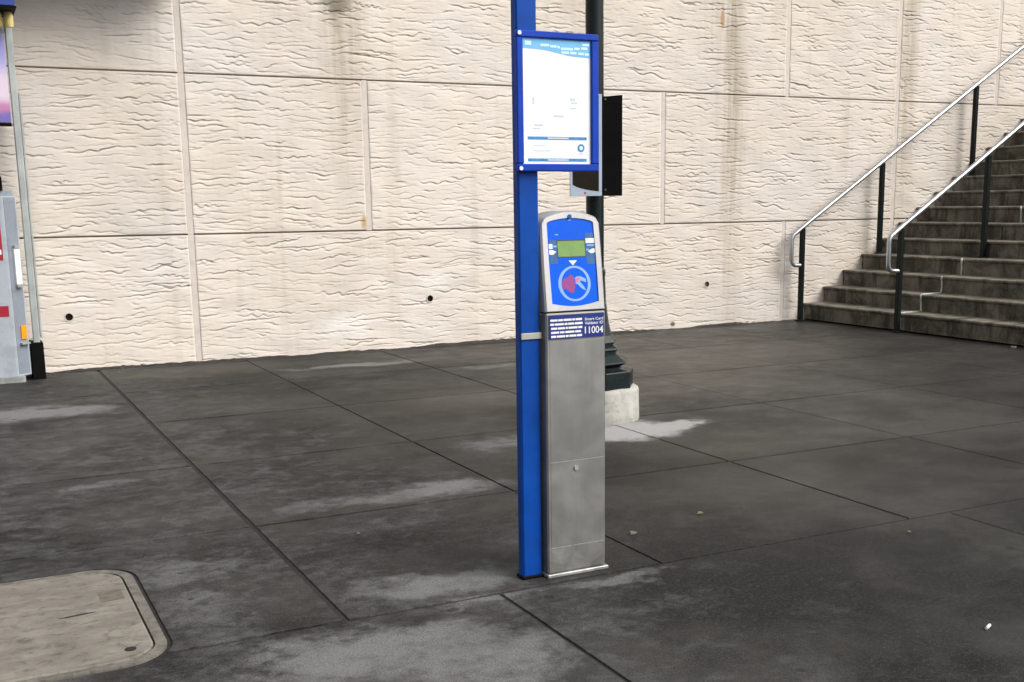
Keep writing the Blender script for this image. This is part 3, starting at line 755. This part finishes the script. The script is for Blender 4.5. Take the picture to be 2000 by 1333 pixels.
MB().box(PX0 - 0.004, PX1 + 0.007, PF - 0.008, PB + 0.006, 0.0, 0.0115, 0.002).build('base_plate', 'bezel', val)
# clamp strap to the blue post
MB().box(1.577, 1.6518, 3.1605, 3.1660, 0.783, 0.803, 0.0012).box(1.6475, 1.6518, 3.1605, 3.20, 0.783, 0.803).build('strap', 'bracket', val)
lab = MB().box(1.6625, 1.8605, PF - 0.0035, PF - 0.0022, 0.7805, 0.8565).build('instruction_label', 'navy', val)
YL = PF - 0.0035
zl = 0.8405
for li, (xe, words) in enumerate(((1.780, (8, 5, 9, 3, 7)), (1.782, (4, 9, 3, 6, 8)), (1.781, (6, 7, 2, 9, 4)), (1.776, (7, 4, 8, 5)), (1.780, (5, 8, 3, 7, 5)))):
    xs0 = 1.6655 + (0.003 if li > 1 else 0); tot = sum(words) + 0.7 * (len(words) - 1); u = (xe - xs0) / tot; x = xs0
    for w in words:
        flat(rect(x, x + w * u, zl - 0.0036, zl + 0.0030), 'text_word', 'whitedecal', lab, YL); x += (w + 0.7) * u
    zl -= 0.0128
def text(s, x0, x1, z0, z1, name, mat, parent, y):
    c = bpy.data.curves.new('t', 'FONT'); c.body = s; c.size = 1; c.extrude = 0.0; c.offset = 0.012
    o = bpy.data.objects.new('t', c); COL.objects.link(o)
    dg = bpy.context.evaluated_depsgraph_get()
    me = bpy.data.meshes.new_from_object(o.evaluated_get(dg))
    bpy.data.objects.remove(o)
    co = np.zeros(len(me.vertices) * 3); me.vertices.foreach_get('co', co); co = co.reshape(-1, 3)
    mn, mx = co.min(0), co.max(0)
    w = wloc(parent)
    out = np.zeros_like(co)
    out[:, 0] = x0 + (co[:, 0] - mn[0]) / (mx[0] - mn[0]) * (x1 - x0) - w.x
    out[:, 2] = z0 + (co[:, 1] - mn[1]) / (mx[1] - mn[1]) * (z1 - z0) - w.z
    out[:, 1] = y - w.y
    me.vertices.foreach_set('co', out.ravel()); me.update(); me.materials.clear()
    return link(name, me, mat, parent, wloc(parent))
text('Smart Card', 1.790, 1.8575, 0.8345, 0.8435, 'text_line', 'whitedecal', lab, YL - 0.0008)
text('Validator ID', 1.790, 1.8575, 0.8215, 0.8305, 'text_line', 'whitedecal', lab, YL - 0.0008)
text('11004', 1.790, 1.8575, 0.7925, 0.8150, 'text_line', 'whitedecal', lab, YL - 0.0008)

# head: leaning back, arched top
HB, LEAN = 0.866, 0.13
def hy(z): return PF + LEAN * (z - HB)
def outline(inset_pts):
    (bl, br, tr, tl, rise, sag, cor) = inset_pts
    pts = []
    for i in range(13):
        t = i / 12; pts.append((bl[0] + (br[0] - bl[0]) * t, bl[1] + (br[1] - bl[1]) * t - sag * math.sin(math.pi * t)))
    for i in range(1, 9):
        t = i / 9; bul = 0.0012 * math.sin(math.pi * t); pts.append((br[0] + (tr[0] - br[0]) * t + bul, br[1] + (tr[1] - br[1]) * t))
    for i in range(21):
        t = i / 20; u = 2 * t - 1
        pts.append((tr[0] + (tl[0] - tr[0]) * t, tr[1] + rise * (1 - abs(u) ** 2) - cor * max(0, abs(u) - 0.86) ** 2 / 0.0196))
    for i in range(1, 9):
        t = i / 9; bul = 0.0012 * math.sin(math.pi * t); pts.append((tl[0] + (bl[0] - tl[0]) * t - bul, tl[1] + (bl[1] - tl[1]) * t))
    return pts
OUT = outline(((1.6525, HB), (1.8695, HB), (1.868, 1.152), (1.655, 1.152), 0.026, 0.0, 0.014))
MIDO = outline(((1.658, HB + 0.003), (1.8640, HB + 0.003), (1.8620, 1.150), (1.661, 1.150), 0.0245, 0.0, 0.011))
INN = outline(((1.6775, 0.8915), (1.8470, 0.8930), (1.8440, 1.1440), (1.6770, 1.1440), 0.012, 0.011, 0.003))
n = len(OUT)
def ring(P, d): return [(x, hy(z) + d, z) for x, z in P]
v = [(x, 3.285, z) for x, z in OUT] + ring(OUT, 0.006) + ring(MIDO, 0.0) + ring(INN, 0.0) + ring(INN, 0.004)
f = [(k * n + q, k * n + (q + 1) % n, (k + 1) * n + (q + 1) % n, (k + 1) * n + q) for k in range(4) for q in range(n)]
f.append(tuple(range(n - 1, -1, -1)))
head = MB().add(v, f).build('head_housing', 'bezel', val, smooth=True)
face = MB()
v = ring(INN, 0.0036) + ring(INN, 0.0046)
f = [tuple(range(n)), tuple(range(2 * n - 1, n - 1, -1))]
face.add(v, f)
face = face.build('face_panel', 'panelblue', val)
MB().box(PX0 + 0.006, PX1 - 0.006, PF + 0.008, PB - 0.006, 0.8626, 0.8659).build('head_gap', 'hole', val)
def decal(poly, name, mat, lvl=0, th=0.0005, parent=None):
    base = 0.0036 - 0.0005 * lvl
    n = len(poly)
    v = [(x, hy(z) + base - th, z) for x, z in poly] + [(x, hy(z) + base, z) for x, z in poly]
    f = [tuple(range(n)), tuple(range(2 * n - 1, n - 1, -1))] + [(i, i + n, (i + 1) % n + n, (i + 1) % n) for i in range(n)]
    return MB().add(v, f).build(name, mat, parent or face)
decal(rect(1.682, 1.7105, 1.015, 1.089), 'side_print', 'greyblue')
decal(rect(1.8125, 1.8450, 1.010, 1.108), 'side_print', 'greyblue')
decal(rect(1.7085, 1.8125, 1.034, 1.089), 'screen_surround', 'lcdframe', 0)
decal(rect(1.7115, 1.8095, 1.036, 1.0845), 'screen', 'lcd', 1)
decal(rect(1.8135, 1.8460, 1.0765, 1.0915), 'white_label', 'whitedecal', 1)
decal(rect(1.8180, 1.8450, 1.067, 1.072), 'print_line', 'paledecal', 1)
decal([(1.820, 1.050), (1.832, 1.044), (1.8462, 1.047), (1.8462, 1.059), (1.834, 1.058)], 'white_arrow', 'whitedecal', 1)
decal(rect(1.8140, 1.8240, 1.0535, 1.058), 'print_line', 'paledecal', 1)
decal(rect(1.6805, 1.6935, 1.0615, 1.0765), 'white_label', 'whitedecal', 1)
decal(rect(1.6955, 1.7085, 1.066, 1.0715), 'print_line', 'paledecal', 1)
decal([(1.6808, 1.0445), (1.6935, 1.0430), (1.7055, 1.0520), (1.6935, 1.0575), (1.6808, 1.0580)], 'white_arrow', 'whitedecal', 1)
decal(rect(1.7050, 1.7170, 1.1035, 1.1065), 'small_mark', 'paledecal')
decal(rect(1.785, 1.800, 1.1035, 1.1055), 'small_mark', 'greyblue')
decal([(1.7480, 1.0235), (1.7625, 1.0085), (1.7780, 1.0235)], 'arrow_mark', 'whitedecal')
seg = 36; cx, cz = 1.764, 0.9515
oo = [(cx + 0.0585 * math.cos(2 * math.pi * k / seg), cz + 0.0555 * math.sin(2 * math.pi * k / seg)) for k in range(seg)]
ii = [(cx + 0.0005 + 0.0475 * math.cos(2 * math.pi * k / seg), cz + 0.0490 * math.sin(2 * math.pi * k / seg)) for k in range(seg)]
v = [(x, hy(z) + 0.0031, z) for x, z in oo] + [(x, hy(z) + 0.0031, z) for x, z in ii] + [(x, hy(z) + 0.0036, z) for x, z in oo] + [(x, hy(z) + 0.0036, z) for x, z in ii]
f = [(q, (q + 1) % seg, seg + (q + 1) % seg, seg + q) for q in range(seg)] + [(q, (q + 1) % seg, 2 * seg + (q + 1) % seg, 2 * seg + q) for q in range(seg)] + [(seg + q, seg + (q + 1) % seg, 3 * seg + (q + 1) % seg, 3 * seg + q) for q in range(seg)]
MB().add(v, f).build('ring_mark', 'paledecal', face)
decal([(1.7185, 0.958), (1.7275, 0.9665), (1.7430, 0.9725), (1.7515, 0.9800), (1.7620, 0.9725), (1.7655, 0.945), (1.7600, 0.9240), (1.7520, 0.9215), (1.7390, 0.9310), (1.7200, 0.9390)], 'card_symbol', 'magenta')
decal([(1.7660, 0.9690), (1.7740, 0.9735), (1.7880, 0.9730), (1.7990, 0.9680), (1.8060, 0.9640), (1.8060, 0.9540), (1.7960, 0.9570), (1.7880, 0.9600), (1.7830, 0.9570), (1.7900, 0.9500), (1.7980, 0.9400), (1.8040, 0.9280), (1.7930, 0.9330), (1.7830, 0.9400), (1.7770, 0.9480), (1.7670, 0.9510)], 'hand_symbol', 'paledecal', 0)
decal([(1.7675, 0.966), (1.7760, 0.9705), (1.7900, 0.9680), (1.7830, 0.9640), (1.7770, 0.9560), (1.7680, 0.9535)], 'hand_print', 'pink', 1)
stud(1.7595, hy(1.160), 1.160, 0.0072, 0.003, 'key_lock', 'greyblue', head)
decal(rect(1.754, 1.765, 1.1475, 1.1505), 'lock_mark', 'paledecal')

# ------------------------------------------------------------------ street lamp column with its sign
LXc, LYc = 3.206, 5.50
lamp = empty('lamp_post', (LXc, LYc, 0), 'dark green street lamp column with flared base behind the card validator', 'lamp post')
pl = MB(); prof = [(0.246, 0.0), (0.249, 0.012), (0.247, 0.10), (0.245, 0.168), (0.240, 0.180), (0.230, 0.187), (0.19, 0.192)]
pl.lathe((LXc, LYc), prof, 40).build('concrete_plinth', 'plinth', lamp, smooth=True)
oct_ = math.radians(22.5 + 8)
MB().lathe((LXc, LYc), [(0.222, 0.188), (0.222, 0.278), (0.217, 0.284), (0.160, 0.287)], 8, oct_).build('base_plate', 'green', lamp)
MB().lathe((LXc, LYc), [(0.150, 0.285), (0.150, 0.300), (0.195, 0.326), (0.186, 0.335), (0.128, 0.378), (0.128, 0.390), (0.142, 0.398), (0.138, 0.408), (0.112, 0.424), (0.112, 0.432), (0.120, 0.438), (0.116, 0.446), (0.096, 0.475), (0.078, 0.55), (0.064, 0.66), (0.058, 0.80), (0.060, 0.81), (0.060, 0.835), (0.051, 0.85)], 8, oct_).build('flared_base', 'green', lamp)
MB().lathe((LXc, LYc), [(0.0495, 0.84), (0.0485, 2.4), (0.044, 3.6), (0.040, 4.6)], 24).build('shaft', 'green', lamp, smooth=True)
MB().lathe((LXc, LYc), [(0.03, 4.6), (0.10, 4.64), (0.12, 4.7), (0.17, 4.95), (0.15, 5.05), (0.05, 5.15), (0.02, 5.3)], 8, oct_).build('lantern', 'green', lamp)
fl = empty('stop_sign_panel', (3.13, 5.30, 1.24), 'black and pale grey sign boards fixed to the dark lamp column', 'sign')
pa = MB().box(2.938, 3.131, 5.296, 5.302, 1.238, 1.760, 0.001).build('grey_board', 'signgrey', fl)
bl = [(2.953, 1.752), (3.111, 1.752), (3.111, 1.263), (3.09, 1.2645), (3.06, 1.268), (3.03, 1.273), (3.0, 1.2795), (2.975, 1.287), (2.953, 1.297)]
MB().prism(bl, 5.2945, 5.2955, 'y').build('black_field', 'brownblack', pa)
MB().prism([(3.022, 1.250), (3.034, 1.250), (3.030, 1.262), (3.026, 1.262)], 5.2945, 5.2955, 'y').build('small_mark', 'red', pa)
v = [(3.1345, 5.302, 1.238), (3.2350, 5.262, 1.238), (3.2350, 5.262, 1.757), (3.1345, 5.302, 1.748), (3.1345, 5.322, 1.238), (3.2350, 5.282, 1.238), (3.2350, 5.282, 1.757), (3.1345, 5.322, 1.748)]
pb = MB().add(v, [(0, 1, 2, 3), (7, 6, 5, 4), (0, 4, 5, 1), (1, 5, 6, 2), (2, 6, 7, 3), (3, 7, 4, 0)]).build('black_board', 'black', fl)
for zz in (1.27, 1.735):
    stud(3.150, 5.2955, zz, 0.006, 0.003, 'bolt', 'lcdframe', pb)
for zz in (1.34, 1.66):
    MB().box(3.10, 3.15, 5.3025, 5.498, zz - 0.012, zz + 0.012).build('bracket', 'black', fl)
    MB().lathe((LXc, LYc), [(0.0505, zz - 0.015), (0.0525, zz - 0.015), (0.0525, zz + 0.015), (0.0505, zz + 0.015)], 24, cap=False).box(3.10, 3.19, 5.499, 5.512, zz - 0.013, zz + 0.013).build('pole_band', 'black', fl, smooth=True)

# ------------------------------------------------------------------ ticket machine and shelter frame at the left edge
tm = empty('ticket_machine', (-0.1, 8.9, 0), 'pale grey ticket machine with red stickers and amber light at left edge', 'ticket machine')
prof = [(-0.62, 9.02), (-0.62, 8.75), (0.376, 8.75), (0.386, 8.752), (0.470, 8.815), (0.475, 8.825), (0.475, 9.02)]
MB().prism(prof[:], 0.046, 1.30).build('cabinet', 'kiosk', tm)
MB().prism([(-0.60, 9.0), (-0.60, 8.765), (0.372, 8.765), (0.455, 8.83), (0.455, 9.0)], 1.301, 1.335).build('cabinet_top', 'kioskside', tm)
pr = [(8.755, 1.336), (8.755, 1.40), (8.775, 1.425), (8.83, 1.435), (8.99, 1.435), (8.99, 1.336)]
MB().prism(pr, -0.58, 0.395, 'x').build('hood', 'black', tm)
MB().box(-0.60, 0.430, 8.735, 9.0, 0.0, 0.045, 0.003).build('base_plinth', 'galv', tm)
# angled corner panel with handle and light
e0, e1 = Vector((0.388, 8.7535, 0)), Vector((0.468, 8.8135, 0)); d = (e1 - e0).normalized(); nrm = Vector((d.y, -d.x, 0))
def corner(a0, a1, z0, z1, off, th, name, mat, par):
    p = [e0 + d * a0 + nrm * off, e0 + d * a1 + nrm * off, e0 + d * a1 + nrm * (off + th), e0 + d * a0 + nrm * (off + th)]
    return MB().prism([(q.x, q.y) for q in p], z0, z1).build(name, mat, par)
L = (e1 - e0).length
cp = corner(0.004, L - 0.003, 0.060, 1.29, 0.0005, 0.002, 'corner_panel', 'kioskside', tm)
corner(0.040, 0.085, 0.690, 0.940, 0.004, 0.016, 'pull_handle', 'whitedecal', cp)
corner(0.040, 0.085, 0.670, 0.688, 0.003, 0.024, 'handle_bracket', 'bracket', cp); corner(0.040, 0.085, 0.942, 0.960, 0.003, 0.024, 'handle_bracket', 'bracket', cp)
corner(0.045, 0.088, 0.305, 0.400, 0.003, 0.010, 'amber_light', 'amber', cp)
corner(0.030, 0.096, 0.268, 0.280, 0.003, 0.030, 'bump_strip', 'bracket', cp)
for (a, b, z0, z1) in ((-0.25, 0.358, 0.860, 1.160), (-0.40, 0.362, 0.470, 0.545)):
    st = MB().box(a, b, 8.7475, 8.7494, z0, z1).build('red_sticker', 'red', tm)
    if z1 > 1: MB().box(0.300, 0.350, 8.7465, 8.7470, 0.90, 0.935).build('sticker_print', 'whitedecal', st)
sc = MB().box(-0.45, 0.10, 8.744, 8.7494, 0.90, 1.20, 0.001).build('screen_panel', 'lcdframe', tm)
sf = empty('shelter_frame', (0.2, 8.95, 0), 'galvanised pole frame with blue header and violet poster above ticket machine', 'shelter')
MB().box(0.5085, 0.5535, 8.88, 8.925, 0.0, 2.53, 0.006).build('pole', 'galv', sf)
MB().box(0.559, 0.572, 8.895, 8.955, 0.30, 2.0, 0.002).build('side_channel', 'galv', sf)
MB().box(0.484, 0.5705, 8.845, 9.06, 0.0, 0.265, 0.004).build('dark_gap_box', 'black', sf)  # black box stands in for the dark gap between machine and wall
MB().box(-1.35, -1.30, 8.88, 8.925, 0.0, 2.53, 0.006).build('pole', 'galv', sf)
ps = MB().box(-1.0, 0.4975, 8.885, 8.905, 1.80, 2.395, 0.002).build('poster', 'poster', sf)
MB().box(-1.0, 0.4975, 8.884, 8.906, 1.775, 1.798).build('poster_edge', 'black', sf)
MB().box(-1.30, 0.5085, 8.89, 8.91, 2.40, 2.425).build('cross_bar', 'galv', sf)
hd = MB().box(-1.6, 0.568, 8.62, 9.06, 2.536, 2.90, 0.006).build('header', 'shelterblue', sf)
MB().box(-1.5, 0.545, 8.6165, 8.6195, 2.606, 2.80).build('header_print', 'whitedecal', hd)
MB().box(-1.62, 0.576, 8.60, 9.07, 2.5235, 2.5355).build('header_trim', 'black', sf)
MB().box(-1.9, 1.75, 8.60, 9.09, 2.901, 2.976, 0.006).build('unseen_shade_roof', 'shelterblue', sf)  # unseen roof added to cast shade on the wall's upper left
for x in (0.463, 0.533):
    MB().lathe((x, 8.80), [(0.026, 2.425), (0.031, 2.44), (0.031, 2.50), (0.024, 2.5228)], 16).build('lamp', 'yellow', sf, smooth=True)

# ------------------------------------------------------------------ silt washed against the foot of the wall
rs = random.Random(31)
for (xa, xb) in ((-4.6, 7.74),):
    v = []; f = []; x = xa; k = 0; hgt = 0.008; dep = 0.03
    while x < xb:
        hgt = min(0.022, max(0.002, hgt + rs.uniform(-0.006, 0.006))); dep = min(0.07, max(0.012, dep + rs.uniform(-0.014, 0.014)))
        v += [(x, WALL_Y - dep, 0.0012), (x, WALL_Y - dep * 0.45, hgt * 0.7), (x, WALL_Y + 0.012, hgt), (x, WALL_Y + 0.012, -0.01)]
        if k: b = 4 * k; f += [(b - 4, b, b + 1, b - 3), (b - 3, b + 1, b + 2, b - 2), (b - 2, b + 2, b + 3, b - 1)]
        k += 1; x += rs.uniform(0.015, 0.05)
    tag(MB().add(v, f).build('wall_foot_silt', 'silt'), 'dark damp silt washed along the foot of the cream wall', 'silt', kind='stuff')

# ------------------------------------------------------------------ small litter
def leaf(x, y, s, rot, label):
    v = []; k = 0
    out = [(0, 0), (0.35, 0.18), (0.55, 0.5), (0.9, 0.25), (1.0, 0.0), (0.8, -0.3), (0.5, -0.22), (0.3, -0.42)]
    c, q = math.cos(rot), math.sin(rot)
    p = [(x + s * (a * c - b * q), y + s * (a * q + b * c), 0.004 + s * 0.28 * abs(b) + 0.1 * s * a) for a, b in out]
    m = MB().add(p + [(a, b, z + 0.0012) for a, b, z in p], [tuple(range(8)), tuple(range(15, 7, -1))] + [(i, (i + 1) % 8, 8 + (i + 1) % 8, 8 + i) for i in range(8)])
    o = m.build('dry_leaf', 'leaf', None)
    return tag(o, label, 'leaf', 'dry leaves on the pavement')
leaf(2.14, 3.415, 0.034, 0.4, 'curled dry leaf on the pavement just right of the validator pedestal')
leaf(2.51, 3.53, 0.032, -0.2, 'thin dry leaf on the pavement farther right of the validator')
leaf(3.04, 2.94, 0.016, 1.1, 'tiny dry leaf lying on the front pavement strip at right')
leaf(1.26, 3.92, 0.018, 0.2, 'small pale leaf on the pavement left of the blue post')
leaf(7.55, 9.02, 0.05, 0.9, 'brown leaf at the foot of the wall by the first rail post')
tag(MB().tube([(2.520, 2.135, 0.006), (2.549, 2.149, 0.006)], 0.0045, 8).build('cigarette_end', 'butt', smooth=True), 'white cigarette end on the dark pavement at lower right', 'cigarette end')
cap = empty('survey_cap', (7.70, 6.43, 0), 'small round metal cap in the pavement before the stairs', 'metal cap')
MB().lathe((7.70, 6.43), [(0.022, 0.0), (0.022, 0.010), (0.014, 0.012)], 14).build('cap_ring', 'bracket', cap, smooth=True)
MB().lathe((7.70, 6.43), [(0.012, 0.0125), (0.010, 0.0135)], 12).build('cap_centre', 'hole', cap)
